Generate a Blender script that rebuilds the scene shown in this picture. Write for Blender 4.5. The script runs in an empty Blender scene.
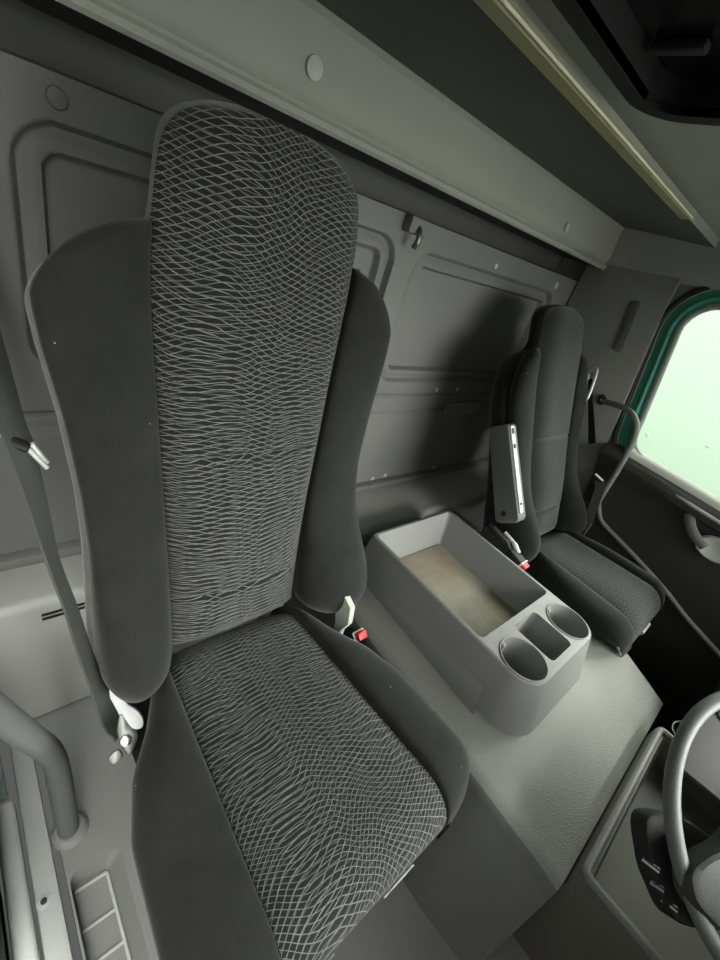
import bpy, bmesh, math, random
import numpy as np
from mathutils import Vector, Matrix
random.seed(7)
SC = bpy.context.scene
COL = SC.collection
H = 1.2                                   # eye height above the cab floor; coordinates below are relative to the eye

# ------------------------------------------------------------------ materials
def nt(name):
    m = bpy.data.materials.new(name); m.use_nodes = True
    t = m.node_tree; t.nodes.clear()
    out = t.nodes.new('ShaderNodeOutputMaterial')
    b = t.nodes.new('ShaderNodeBsdfPrincipled')
    t.links.new(b.outputs[0], out.inputs[0])
    return m, t, b
def lin(c):
    return tuple(((x/255)/12.92 if x/255 <= .04045 else ((x/255+.055)/1.055)**2.4) for x in c)
def N(t, typ, **kw):
    n = t.nodes.new(typ)
    for k, v in kw.items(): setattr(n, k, v)
    return n
def math_n(t, op, a, b=None, c=None):
    n = t.nodes.new('ShaderNodeMath'); n.operation = op
    for i, x in enumerate((a, b, c)):
        if x is None: continue
        if isinstance(x, (int, float)): n.inputs[i].default_value = x
        else: t.links.new(x, n.inputs[i])
    return n.outputs[0]
def plastic(name, col, rough=.6, grain=400, bump=.15, var=.12, vscale=6, spec=.4, metal=0, dirt=None, dirtscale=5):
    m, t, b = nt(name)
    tc = N(t, 'ShaderNodeTexCoord')
    n1 = N(t, 'ShaderNodeTexNoise'); n1.inputs['Scale'].default_value = vscale; n1.inputs['Detail'].default_value = 6
    t.links.new(tc.outputs['Object'], n1.inputs['Vector'])
    mx = N(t, 'ShaderNodeMix', data_type='RGBA')
    t.links.new(n1.outputs['Fac'], mx.inputs[0])
    mx.inputs[6].default_value = (*[max(0, x*(1-var)) for x in col], 1); mx.inputs[7].default_value = (*[x*(1+var) for x in col], 1)
    c = mx.outputs[2]
    if dirt:
        n3 = N(t, 'ShaderNodeTexNoise'); n3.inputs['Scale'].default_value = dirtscale; n3.inputs['Detail'].default_value = 8; n3.inputs['Roughness'].default_value = .7
        t.links.new(tc.outputs['Object'], n3.inputs['Vector'])
        f = math_n(t, 'MULTIPLY_ADD', n3.outputs['Fac'], 3.2, -1.35)
        f = math_n(t, 'MINIMUM', math_n(t, 'MAXIMUM', f, 0.), .9)
        m2 = N(t, 'ShaderNodeMix', data_type='RGBA'); t.links.new(f, m2.inputs[0])
        t.links.new(c, m2.inputs[6]); m2.inputs[7].default_value = (*dirt, 1); c = m2.outputs[2]
    t.links.new(c, b.inputs['Base Color'])
    b.inputs['Roughness'].default_value = rough
    b.inputs['Specular IOR Level'].default_value = spec
    b.inputs['Metallic'].default_value = metal
    if bump:
        n2 = N(t, 'ShaderNodeTexNoise'); n2.inputs['Scale'].default_value = grain; n2.inputs['Detail'].default_value = 2
        t.links.new(tc.outputs['Object'], n2.inputs['Vector'])
        bp = N(t, 'ShaderNodeBump'); bp.inputs['Strength'].default_value = bump; bp.inputs['Distance'].default_value = .002
        t.links.new(n2.outputs['Fac'], bp.inputs['Height']); t.links.new(bp.outputs[0], b.inputs['Normal'])
    return m
def specks(t, tc, scale=60, rad=.05, chance=.90):
    v = N(t, 'ShaderNodeTexVoronoi'); v.inputs['Scale'].default_value = scale
    t.links.new(tc, v.inputs['Vector'])
    near = math_n(t, 'LESS_THAN', v.outputs['Distance'], rad)
    sep = N(t, 'ShaderNodeSeparateColor'); t.links.new(v.outputs['Color'], sep.inputs[0])
    ch = math_n(t, 'GREATER_THAN', sep.outputs[0], chance)
    return math_n(t, 'MULTIPLY', near, ch)
def velour(name, col, sheen=.35):   # brushed pile, mottled where it has been stroked
    m, t, b = nt(name)
    tc = N(t, 'ShaderNodeTexCoord')
    n1 = N(t, 'ShaderNodeTexNoise'); n1.inputs['Scale'].default_value = 14; n1.inputs['Detail'].default_value = 12; n1.inputs['Roughness'].default_value = .75
    t.links.new(tc.outputs['Object'], n1.inputs['Vector'])
    mx = N(t, 'ShaderNodeMix', data_type='RGBA'); t.links.new(n1.outputs['Fac'], mx.inputs[0])
    mx.inputs[6].default_value = (*[x*.35 for x in col], 1); mx.inputs[7].default_value = (*[x*1.65 for x in col], 1)
    m2 = N(t, 'ShaderNodeMix', data_type='RGBA')
    t.links.new(specks(t, tc.outputs['Object']), m2.inputs[0]); t.links.new(mx.outputs[2], m2.inputs[6]); m2.inputs[7].default_value = (.55, .56, .54, 1)
    t.links.new(m2.outputs[2], b.inputs['Base Color'])
    b.inputs['Roughness'].default_value = .95; b.inputs['Specular IOR Level'].default_value = .1
    b.inputs['Sheen Weight'].default_value = sheen; b.inputs['Sheen Roughness'].default_value = .45
    n2 = N(t, 'ShaderNodeTexNoise'); n2.inputs['Scale'].default_value = 260; n2.inputs['Detail'].default_value = 3
    t.links.new(tc.outputs['Object'], n2.inputs['Vector'])
    bp = N(t, 'ShaderNodeBump'); bp.inputs['Strength'].default_value = .35; bp.inputs['Distance'].default_value = .002
    t.links.new(n2.outputs['Fac'], bp.inputs['Height']); t.links.new(bp.outputs[0], b.inputs['Normal'])
    return m
def netted(name, base, line, F=104., lo=.05, hi=.46, v0=.35, v1=.75, amp=1.0, weight=1.0):
    """woven cloth with two families of fine pale threads that cross in a wavy net; uv is in metres"""
    m, t, b = nt(name)
    uv = N(t, 'ShaderNodeUVMap'); uv.uv_map = 'UVMap'
    tc = N(t, 'ShaderNodeTexCoord')
    sx = N(t, 'ShaderNodeSeparateXYZ'); t.links.new(uv.outputs[0], sx.inputs[0])
    u, v = sx.outputs[0], sx.outputs[1]
    mr = N(t, 'ShaderNodeMapRange', interpolation_type='SMOOTHSTEP')
    t.links.new(v, mr.inputs[0]); mr.inputs[1].default_value = v0; mr.inputs[2].default_value = v1
    mr.inputs[3].default_value = lo; mr.inputs[4].default_value = hi
    sl = mr.outputs[0]
    def noise(sc_u, sc_v, off):
        cb = N(t, 'ShaderNodeCombineXYZ')
        t.links.new(math_n(t, 'MULTIPLY_ADD', u, sc_u, off), cb.inputs[0]); t.links.new(math_n(t, 'MULTIPLY', v, sc_v), cb.inputs[1])
        n = N(t, 'ShaderNodeTexNoise'); n.inputs['Scale'].default_value = 1; n.inputs['Detail'].default_value = 1.5
        t.links.new(cb.outputs[0], n.inputs['Vector']); return math_n(t, 'SUBTRACT', n.outputs['Fac'], .5)
    def fam(sign, off, k, ph):
        w = math_n(t, 'MULTIPLY', noise(11, 7, off), .034*amp)
        s = math_n(t, 'MULTIPLY', math_n(t, 'SINE', math_n(t, 'MULTIPLY_ADD', u, k, ph)), .006*amp)
        sk = math_n(t, 'MULTIPLY', math_n(t, 'MULTIPLY', u, sl), sign)
        p = math_n(t, 'MULTIPLY', math_n(t, 'ADD', math_n(t, 'ADD', v, sk), math_n(t, 'ADD', w, s)), F)
        d = math_n(t, 'ABSOLUTE', math_n(t, 'SUBTRACT', math_n(t, 'FRACT', p), .5))
        r = N(t, 'ShaderNodeMapRange', interpolation_type='SMOOTHSTEP'); t.links.new(d, r.inputs[0])
        r.inputs[1].default_value = .01; r.inputs[2].default_value = .10; r.inputs[3].default_value = 1; r.inputs[4].default_value = 0
        br = N(t, 'ShaderNodeMapRange'); t.links.new(noise(70, 160, off+9), br.inputs[0])
        br.inputs[1].default_value = -.25; br.inputs[2].default_value = .25; br.inputs[3].default_value = .35; br.inputs[4].default_value = 1.
        return math_n(t, 'MULTIPLY', r.outputs[0], br.outputs[0])
    a = fam(1, 0, 38, .3); c = fam(-1, 31, 33, 2.1); e = fam(.35, 77, 24, 4.)
    k = math_n(t, 'MAXIMUM', math_n(t, 'MAXIMUM', a, c), math_n(t, 'MULTIPLY', e, .6))
    k = math_n(t, 'MAXIMUM', math_n(t, 'MULTIPLY', k, weight), specks(t, tc.outputs['Object'], 60, .055, .95))
    mx = N(t, 'ShaderNodeMix', data_type='RGBA'); t.links.new(k, mx.inputs[0])
    mx.inputs[6].default_value = (*base, 1); mx.inputs[7].default_value = (*line, 1)
    t.links.new(mx.outputs[2], b.inputs['Base Color'])
    b.inputs['Roughness'].default_value = .95; b.inputs['Specular IOR Level'].default_value = .12
    b.inputs['Sheen Weight'].default_value = .2; b.inputs['Sheen Roughness'].default_value = .5
    bp = N(t, 'ShaderNodeBump'); bp.inputs['Strength'].default_value = .5; bp.inputs['Distance'].default_value = .0015
    t.links.new(k, bp.inputs['Height']); t.links.new(bp.outputs[0], b.inputs['Normal'])
    return m

M = {}
M['wall'] = plastic('moulded_wall', lin((115, 116, 111)), .62, 260, .12, .14, 4)
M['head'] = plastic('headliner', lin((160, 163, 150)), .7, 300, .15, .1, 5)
M['headshade'] = plastic('headliner_shaded_copy', lin((92, 93, 87)), .85, 300, .2, .1, 6)  # dark copy of the headliner, shade put into the colour
M['ceil'] = plastic('ceiling_cloth', lin((165, 166, 159)), .85, 500, .25, .1, 7)
M['side'] = plastic('side_trim', lin((138, 139, 131)), .6, 260, .12, .12, 5)
M['dark'] = plastic('dark_plastic', lin((52, 53, 51)), .75, 260, .15, .15, 6)
M['black'] = plastic('black_plastic', lin((28, 29, 28)), .6, 200, .08, .2, 6)
M['door'] = plastic('door_card', lin((62, 62, 58)), .6, 260, .15, .15, 6)
M['floor'] = plastic('rubber_floor', lin((130, 131, 126)), .55, 160, .2, .14, 5)
M['well'] = plastic('footwell_rubber', lin((60, 62, 60)), .6, 160, .2, .14, 5)
M['sill'] = plastic('sill_plastic', lin((182, 185, 179)), .5, 220, .1, .1, 6)
M['sillstrip'] = plastic('sill_strip', lin((232, 235, 228)), .4, 200, .05, .06, 6)
M['cover'] = plastic('leather_grain', lin((134, 136, 128)), .44, 380, .9, .16, 5, .5)
M['ledge'] = plastic('ledge_plastic', lin((172, 174, 166)), .5, 260, .15, .12, 5)
M['grey_shade'] = plastic('grey_plastic_cover_shade', lin((100, 102, 98)), .6, 200, .15, .14, 5)  # plain grey for armrest and tube; on the cover sides it paints shade
M['cons'] = plastic('console_plastic', lin((134, 135, 131)), .45, 320, .2, .1, 5)
M['mat'] = plastic('dusty_tray_floor', lin((150, 148, 134)), .65, 220, .2, .15, 7, .3, 0, lin((134, 116, 84)), 7)
M['tray'] = plastic('dash_tray_plastic', lin((88, 87, 78)), .6, 220, .15, .15, 8)
M['rim'] = plastic('tray_rim', lin((110, 112, 108)), .45, 220, .1, .1, 8)
M['wheel'] = plastic('wheel_leather', lin((100, 106, 100)), .5, 320, .25, .1, 20)
M['hub'] = plastic('wheel_hub_plastic', lin((56, 58, 56)), .65, 320, .2, .08, 8)
M['velour'] = velour('black_velour', lin((43, 44, 42)), .2)
M['edge'] = velour('grey_velour_edge', lin((112, 115, 106)), .4)
M['velourp'] = velour('dark_velour_passenger', lin((32, 35, 33)), .2)
M['velours'] = velour('grey_velour_passenger', lin((42, 44, 42)), .35)
M['net'] = netted('netted_cloth', lin((37, 38, 37)), lin((150, 152, 147)))
M['netc'] = netted('netted_cloth_cushion', lin((36, 38, 37)), lin((148, 152, 147)), 112., .10, .62, .12, .48, 1.3)
M['netp'] = netted('ribbed_cloth_passenger', lin((34, 39, 37)), lin((84, 90, 86)), 95., .02, .10, .1, .9, 1.4, .8)
M['web'] = plastic('belt_webbing', lin((76, 78, 73)), .85, 700, .5, .1, 30, .2)
M['webp'] = plastic('belt_webbing_dark', lin((52, 53, 50)), .85, 700, .5, .1, 30, .2)
M['chrome'] = plastic('bright_steel', lin((225, 228, 222)), .25, 200, .0, .03, 6, .5, 1)
M['satin'] = plastic('satin_steel', lin((238, 240, 234)), .42, 200, .0, .03, 6, .5, .5)
M['zinc'] = plastic('dull_steel', lin((128, 130, 125)), .38, 200, .05, .1, 30, .5, .9)
M['white'] = plastic('white_plastic', lin((235, 238, 232)), .45, 200, .03, .03, 6)
M['pale'] = plastic('pale_plastic', lin((205, 212, 198)), .45, 200, .03, .03, 6)
M['red'] = plastic('red_plastic', lin((225, 62, 68)), .4, 200, .03, .06, 6)
M['brown'] = plastic('rusty_rod', lin((150, 118, 88)), .6, 200, .1, .2, 30)
M['olive'] = plastic('olive_strip', lin((150, 150, 112)), .5, 300, .1, .08, 6)
M['stripedge'] = plastic('strip_bead', lin((250, 250, 225)), .25, 300, .0, .04, 6, .6)
M['green'] = plastic('green_paint', lin((66, 158, 134)), .22, 200, .0, .04, 4, .6)
M['seal'] = plastic('rubber_seal', lin((165, 178, 170)), .45, 300, .05, .08, 6)
M['seald'] = plastic('dark_rubber_seal', lin((30, 34, 32)), .5, 300, .05, .1, 6)
M['plug'] = plastic('grey_plug', lin((190, 193, 180)), .5, 300, .05, .05, 6)
M['paper'] = plastic('sticker_film', lin((118, 119, 108)), .4, 200, .0, .05, 6)
M['bellows'] = plastic('bellows_rubber', lin((58, 60, 58)), .6, 200, .1, .1, 6)
M['outer'] = plastic('painted_panel', lin((198, 217, 200)), .6, 60, .0, .01, 1)
def glass():
    m, t, b = nt('window_glass')
    out = [n for n in t.nodes if n.type == 'OUTPUT_MATERIAL'][0]
    tr = N(t, 'ShaderNodeBsdfTransparent'); tr.inputs[0].default_value = (.96, .995, .96, 1)
    gl = N(t, 'ShaderNodeBsdfGlossy'); gl.inputs['Roughness'].default_value = .02
    fr = N(t, 'ShaderNodeFresnel'); fr.inputs[0].default_value = 1.3
    mx = N(t, 'ShaderNodeMixShader')
    t.links.new(fr.outputs[0], mx.inputs[0]); t.links.new(tr.outputs[0], mx.inputs[1]); t.links.new(gl.outputs[0], mx.inputs[2])
    t.links.new(mx.outputs[0], out.inputs[0]); return m
M['glass'] = glass()
m_, t_, b_ = nt('hatch_glass'); b_.inputs['Base Color'].default_value = (.006, .007, .007, 1); b_.inputs['Roughness'].default_value = .25; M['hatch'] = m_

# ------------------------------------------------------------------ builders
BASE = {}
def W(p): return Vector((p[0], p[1], p[2]+H))
def link(o): COL.objects.link(o); return o
def tag(o, label=None, cat=None, group=None, kind=None):
    for k, v in (('label', label), ('category', cat), ('group', group), ('kind', kind)):
        if v: o[k] = v
    return o
def thing(name, base, label, cat, group=None):
    o = link(bpy.data.objects.new(name, None)); o.location = W(base); o.empty_display_size = .05
    BASE[o] = W(base); return tag(o, label, cat, group)
def obj(name, bm, mat, parent=None, smooth=35, base=None, label=None):
    """bm is in eye-relative coordinates; linked as one mesh object"""
    if parent is None:
        if base is None:
            zs = [v.co.z for v in bm.verts]; xs = [v.co.x for v in bm.verts]; ys = [v.co.y for v in bm.verts]
            base = ((min(xs)+max(xs))/2, (min(ys)+max(ys))/2, min(zs))
        b = W(base)
    else: b = BASE[parent]
    bmesh.ops.translate(bm, verts=bm.verts, vec=Vector((0, 0, H))-b)
    bmesh.ops.recalc_face_normals(bm, faces=bm.faces)
    me = bpy.data.meshes.new(name); bm.to_mesh(me); bm.free()
    mats = mat if isinstance(mat, (list, tuple)) else [mat]
    for k in mats: me.materials.append(M[k])
    if smooth is not None:
        me.polygons.foreach_set('use_smooth', [True]*len(me.polygons)); me.set_sharp_from_angle(angle=math.radians(smooth))
    o = link(bpy.data.objects.new(name, me))
    if parent is None: o.location = b
    else: o.parent = parent
    BASE[o] = b
    if label: o['label'] = label
    return o
def struct(name, bm, mat, parent=None, smooth=35):
    o = obj(name, bm, mat, parent, smooth)
    if parent is None: o['kind'] = 'structure'
    return o
def NB(): return bmesh.new()
def box(bm, lo, hi, bev=0, seg=2, mat=None):
    r = bmesh.ops.create_cube(bm, size=1)
    vs = r['verts']
    for v in vs:
        v.co = Vector([lo[i]+(v.co[i]+.5)*(hi[i]-lo[i]) for i in range(3)])
    if bev:
        es = list({e for v in vs for e in v.link_edges})
        bmesh.ops.bevel(bm, geom=es, offset=bev, segments=seg, affect='EDGES', profile=.5)
    if mat is not None:
        mat.to_4x4()
    return bm
def xform(bm, mat, start=0):
    bm.verts.ensure_lookup_table()
    for v in bm.verts[start:] if start else bm.verts: v.co = mat @ v.co
    return bm
def loft(bm, rows, closed=True, caps=True):
    vr = [[bm.verts.new(p) for p in r] for r in rows]
    n = len(rows[0])
    for a, b in zip(vr[:-1], vr[1:]):
        for i in range(n if closed else n-1):
            j = (i+1) % n
            bm.faces.new((a[i], a[j], b[j], b[i]))
    if caps and closed:
        bm.faces.new(vr[0]); bm.faces.new(list(reversed(vr[-1])))
    return vr
def smoothpath(pts, n=8, closed=False):
    P = [Vector(p) for p in pts]; out = []
    m = len(P)
    for i in range(m if closed else m-1):
        p0 = P[(i-1) % m] if closed or i else P[i]*2-P[i+1]
        p1, p2 = P[i], P[(i+1) % m]
        p3 = P[(i+2) % m] if closed or i+2 < m else p2*2-p1
        for k in range(n):
            t = k/n
            out.append(.5*((2*p1)+(p2-p0)*t+(2*p0-5*p1+4*p2-p3)*t*t+(3*p1-p0-3*p2+p3)*t**3))
    if not closed: out.append(P[-1])
    return out
def tube(bm, pts, r, seg=14, closed=False, sy=1.0, up=None):
    P = [Vector(p) for p in pts]; n = len(P); rows = []
    ref = Vector(up) if up else None
    prev = None
    for i in range(n):
        a = P[(i-1) % n] if closed or i else P[i]; b = P[(i+1) % n] if closed or i < n-1 else P[i]
        t = (b-a).normalized()
        if ref is not None: s = t.cross(ref)
        elif prev is None: s = t.cross(Vector((0, 0, 1)) if abs(t.z) < .9 else Vector((1, 0, 0)))
        else: s = prev - t*prev.dot(t)
        s.normalize(); prev = s; q = s.cross(t)
        rr = r[i] if isinstance(r, (list, tuple)) else r
        rows.append([P[i]+s*math.cos(2*math.pi*k/seg)*rr+q*math.sin(2*math.pi*k/seg)*rr*sy for k in range(seg)])
    if closed: loft(bm, rows+[rows[0]], True, False); bmesh.ops.remove_doubles(bm, verts=bm.verts, dist=1e-6)
    else: loft(bm, rows)
    return bm
def lathe(bm, prof, origin, axis, seg=24):
    """prof: (radius, height) pairs along axis"""
    A = Vector(axis).normalized(); o = Vector(origin)
    s = A.cross(Vector((0, 0, 1)) if abs(A.z) < .9 else Vector((1, 0, 0))).normalized(); q = A.cross(s)
    rows = [[o+A*h+(s*math.cos(2*math.pi*k/seg)+q*math.sin(2*math.pi*k/seg))*max(r, 1e-4) for k in range(seg)] for r, h in prof]
    loft(bm, rows); return bm
def roundpoly(corners, radii, off=0, n=8):
    """2-D polygon (counter-clockwise) moved outward by off, corners rounded"""
    m = len(corners); C = [Vector(c) for c in corners]; out = []
    if not isinstance(radii, (list, tuple)): radii = [radii]*m
    lines = []
    for i in range(m):
        a, b = C[i], C[(i+1) % m]; d = (b-a).normalized(); nrm = Vector((d.y, -d.x))
        lines.append((a+nrm*off, d))
    V = []
    for i in range(m):
        (p, d), (q, e) = lines[i-1], lines[i]
        den = d.x*e.y-d.y*e.x
        t = ((q-p).x*e.y-(q-p).y*e.x)/den
        V.append(p+d*t)
    for i in range(m):
        r = max(radii[i]+off, .001)
        a, b, c = V[i-1], V[i], V[(i+1) % m]
        d1 = (a-b).normalized(); d2 = (c-b).normalized()
        ang = d1.angle(d2); k = r/math.tan(ang/2)
        cen = b+(d1+d2).normalized()*(r/math.sin(ang/2))
        s, e = b+d1*k-cen, b+d2*k-cen
        a0 = math.atan2(s.y, s.x); a1 = math.atan2(e.y, e.x); da = (a1-a0+math.pi) % (2*math.pi)-math.pi
        for j in range(n+1):
            th = a0+da*j/n; out.append(cen+Vector((math.cos(th), math.sin(th)))*r)
    return out
def prism(bm, poly, f0, f1, bev=0):
    """closed prism between mapping functions f0(p), f1(p)"""
    loft(bm, [[f0(p) for p in poly], [f1(p) for p in poly]])
    return bm
def slab(bm, poly, mp, thick, bev=.003):
    """rounded-edge slab: mp(p, h) maps a 2-D point and height to 3-D"""
    c = sum(poly, Vector((0, 0)))/len(poly)
    def ins(p, d):
        v = p-c; L = v.length; return c+v*max(0, (L-d)/L)
    rows = [[mp(p, 0) for p in poly], [mp(p, thick-bev) for p in poly], [mp(ins(p, bev*.3), thick-bev*.3) for p in poly], [mp(ins(p, bev), thick) for p in poly]]
    loft(bm, rows); return bm
def boolean(bm, cutters):
    me = bpy.data.meshes.new('t'); bmesh.ops.recalc_face_normals(bm, faces=bm.faces); bm.to_mesh(me); bm.free()
    o = link(bpy.data.objects.new('t', me)); cs = []
    for c in cutters:
        bmesh.ops.recalc_face_normals(c, faces=c.faces)
        cm = bpy.data.meshes.new('c'); c.to_mesh(cm); c.free()
        co = link(bpy.data.objects.new('c', cm)); cs.append(co)
        md = o.modifiers.new('b', 'BOOLEAN'); md.operation = 'DIFFERENCE'; md.object = co; md.solver = 'EXACT'
    dg = bpy.context.evaluated_depsgraph_get(); dg.update()
    r = bpy.data.meshes.new_from_object(o.evaluated_get(dg))
    b2 = NB(); b2.from_mesh(r)
    for x in [o]+cs: bpy.data.objects.remove(x, do_unlink=True)
    bpy.data.meshes.remove(r)
    return b2
def disc(bm, o, axis, r, h, bev=None):
    b = bev if bev is not None else min(h, r)*.4
    lathe(bm, [(0, 0), (r, 0), (r, h-b), (r-b*.3, h-b*.3), (r-b, h), (0, h)], o, axis); return bm

# ================================================================== SETTING
XL, XR, YR = -.09, 1.93, .88
ZF = -1.2
# rear wall: one moulded sheet with two pressed panels, a groove and a lower step
def sdrr(x, z, x0, x1, z0, z1, r):
    qx = np.abs(x-(x0+x1)/2)-(x1-x0)/2+r; qz = np.abs(z-(z0+z1)/2)-(z1-z0)/2+r
    return np.sqrt(np.maximum(qx, 0)**2+np.maximum(qz, 0)**2)+np.minimum(np.maximum(qx, qz), 0)-r
def sst(a, b, x):
    t = np.clip((x-a)/(b-a), 0, 1); return t*t*(3-2*t)
def rear_h(x, z):
    h = np.zeros_like(x)
    for (x0, x1, z0, z1) in ((.095, .872, -.385, -.004), (.945, 1.775, -.392, -.014)):
        d = -sdrr(x, z, x0, x1, z0, z1, .065)
        h += .018*sst(0, .008, d)-.006*sst(.009, .028, d)+.020*sst(.038, .046, d)
    h += -.010*sst(-.492, -.500, z)                      # lower sheet stands a little proud
    h += .010*np.exp(-((z+.438)/.004)**2)*(x > .9)
    h += .010*np.exp(-((z+.462)/.004)**2)*(x < .9)
    return h
xs = np.arange(XL, XR+.001, .0036); zs = np.concatenate([np.arange(-.83, -.52, .01), np.arange(-.52, .0501, .0036)])
X, Z = np.meshgrid(xs, zs); Y = YR+rear_h(X, Z)
bm = NB()
vr = [[bm.verts.new((X[i, j], Y[i, j], Z[i, j])) for j in range(len(xs))] for i in range(len(zs))]
for i in range(len(zs)-1):
    for j in range(len(xs)-1):
        bm.faces.new((vr[i][j], vr[i][j+1], vr[i+1][j+1], vr[i+1][j]))
top = vr[-1]; back = [bm.verts.new(v.co+Vector((0, .012, .004))) for v in top]; back2 = [bm.verts.new(v.co+Vector((0, .14, -.006))) for v in top]
for j in range(len(xs)-1):
    bm.faces.new((top[j], top[j+1], back[j+1], back[j])); bm.faces.new((back[j], back[j+1], back2[j+1], back2[j]))
rear = struct('wall_rear', bm, 'wall', None, 50)
for (x, z) in ((1.075, -.765), (1.14, -.762), (1.44, -.770), (1.26, -.418), (1.385, -.415), (1.31, .006), (1.735, .012), (.155, .022)):
    b = NB(); big = z > -.1 and x > 1.7 or x < .2
    disc(b, (x, YR+float(rear_h(np.array([x]), np.array([z]))[0])+.001, z), (0, -1, 0), .013 if big else .008, .007 if big else .004)
    obj('bolt', b, 'wall' if x < .2 else 'plug', rear)
# rear ledge across the cab
b = NB(); box(b, (XL, .735, ZF), (XR, .905, -.80), .02, 4)
box(b, (.60, .668, ZF), (XR-.001, .89, -.7992), .02, 4)
ledge = struct('trim_1', b, 'ledge')
b = NB(); box(b, (XL, .845, -.805), (XR, .888, -.775), .008, 2); obj('wall_flange', b, 'wall', ledge)
for z in (-.838, -.850):
    b = NB(); box(b, (.055, .7325, z-.0028), (.16, .738, z+.0028)); obj('vent_slot', b, 'black', ledge)

# roof header over the rear wall: profile in y,z swept across the cab
prof = [(1.02, .02), (1.0, .02), (.995, .118), (.83, .118), (.815, .113), (.806, .111), (.800, .116), (.798, .124), (.803, .130), (.809, .131), (.810, .136), (.806, .140),
        (.800, .150), (.797, .18), (.796, .225), (.794, .240), (.786, .249), (.772, .252), (.49, .252), (.49, .33), (1.02, .33)]
def sweepx(prof, x0, x1):
    b = NB(); loft(b, [[Vector((x, y, z)) for y, z in prof] for x in np.linspace(x0, x1, 3)]); return b
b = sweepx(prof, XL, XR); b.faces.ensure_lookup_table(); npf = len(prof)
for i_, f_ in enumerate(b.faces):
    if i_ < 2*npf and i_ % npf in (0, 1, 2, 3, 16, 17): f_.material_index = 1  # underside and cavity faces painted darker as shade
head = struct('trim_2', b, ['head', 'headshade'], None, 30)
b = NB(); disc(b, (.491, .7975, .181), (0, -1, .02), .016, .005); obj('plug', b, 'plug', head)
b = NB(); disc(b, (1.467, .7975, .168), (0, -1, .02), .013, .005); obj('plug', b, 'plug', head)
strip = struct('trim_3', sweepx([(.50, .2525), (.50, .245), (.492, .240), (.472, .243), (.470, .256), (.49, .262)], XL, 1.44), 'olive')
b = NB(); tube(b, [(x, .4670, .2475) for x in np.linspace(XL, 1.44, 4)], .0022, 10); obj('bead', b, 'stripedge', strip)
# ceiling with a hole for the hatch
b = NB(); box(b, (XL, -.75, .275), (XR, .495, .33))
hole = [Vector((x, y)) for x, y in ((.10, -.25), (.865, -.25), (.865, .425), (.10, .425))]
hp = roundpoly(hole, .06)
cut = NB(); prism(cut, hp, lambda p: Vector((p.x, p.y, .2)), lambda p: Vector((p.x, p.y, .4)))
ceil = struct('ceiling', boolean(b, [cut]), 'ceil')
# roof hatch
ha = thing('roof_hatch', (.545, .13, .262), 'black roof hatch set in the pale ceiling', 'roof hatch')
b = NB()
o1 = roundpoly(hole, .06, .012); o2 = roundpoly(hole, .06, -.016)
def ring(bm, A, B, fa0, fa1):
    rows = [[fa0(p) for p in A], [fa1(p) for p in A], [fa1(p) for p in B], [fa0(p) for p in B]]
    loft(bm, rows+[rows[0]], True, False); bmesh.ops.remove_doubles(bm, verts=bm.verts, dist=1e-6)
ring(b, o1, o2, lambda p: Vector((p.x, p.y, .2755)), lambda p: Vector((p.x, p.y, .264)))
ring(b, roundpoly(hole, .06, -.001), o2, lambda p: Vector((p.x, p.y, .312)), lambda p: Vector((p.x, p.y, .2645)))
obj('hatch_frame', b, 'black', ha)
b = NB(); prism(b, roundpoly(hole, .06, -.004), lambda p: Vector((p.x, p.y, .305)), lambda p: Vector((p.x, p.y, .312))); obj('hatch_panel', b, 'hatch', ha)
b = NB(); box(b, (.73, .33, .292), (.75, .40, .304), .004); obj('latch', b, 'dark', ha)

# unseen cab front; windscreen opening cut short on the left to block light
b = NB(); box(b, (-.16, -1.02, ZF-.05), (XR+.06, -.97, .33))
cut = NB(); box(cut, (.62, -1.1, -.58), (1.88, -.9, .24), .06, 4)
struct('wall_front_light_block', boolean(b, [cut]), 'side')
b = NB(); box(b, (XL, -.975, .275), (XR, -.745, .33)); struct('trim_7', b, 'ceil')
# floor with a ribbed step well by the driver's sill
b = NB(); box(b, (.015, -.96, ZF-.08), (XR, .90, ZF))
cut = NB(); wp = roundpoly([Vector(p) for p in ((.019, .05), (.104, .05), (.108, .392), (.019, .392))], .018)
wi = roundpoly([Vector(p) for p in ((.019, .05), (.083, .05), (.083, .380), (.019, .380))], .010)
loft(cut, [[Vector((p.x, p.y, ZF-.05)) for p in wi], [Vector((p.x, p.y, ZF+.001)) for p in wp], [Vector((p.x, p.y, ZF+.02)) for p in wp]])
floor = struct('floor', boolean(b, [cut]), 'floor')
for y in (.372, .305, .250, .195, .140):
    b = NB(); box(b, (.022, y-.003, ZF-.0505), (.080, y+.003, ZF-.044), .0015, 1); obj('tread_rib', b, 'sill', floor)
b = NB(); box(b, (.077, .06, ZF-.0505), (.083, .372, ZF-.044), .0015, 1); obj('tread_rib', b, 'sill', floor)
# driver's sill: flat plate, pale strip on its outer edge
b = NB(); box(b, (-.034, -.4, ZF-.05), (.003, .70, ZF+.012), .006)
sill = struct('trim_4', b, 'sill')
b = NB(); disc(b, (-.022, .372, ZF+.0115), (0, 0, 1), .012, .002); obj('washer', b, 'sill', sill)
b = NB(); disc(b, (-.022, .372, ZF+.0135), (0, 0, 1), .005, .004); obj('screw', b, 'dark', sill)
b = NB(); box(b, (-.074, -.4, ZF-.05), (-.040, .58, ZF+.018), .012, 3); obj('sill_strip', b, 'sillstrip', sill)
b = NB(); tube(b, [(-.062, .59, ZF+.0), (-.064, .66, ZF+.02), (-.066, .72, ZF+.06), (-.066, .73, ZF+.3)], .014); obj('door_seal', b, 'seal', sill)
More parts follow.
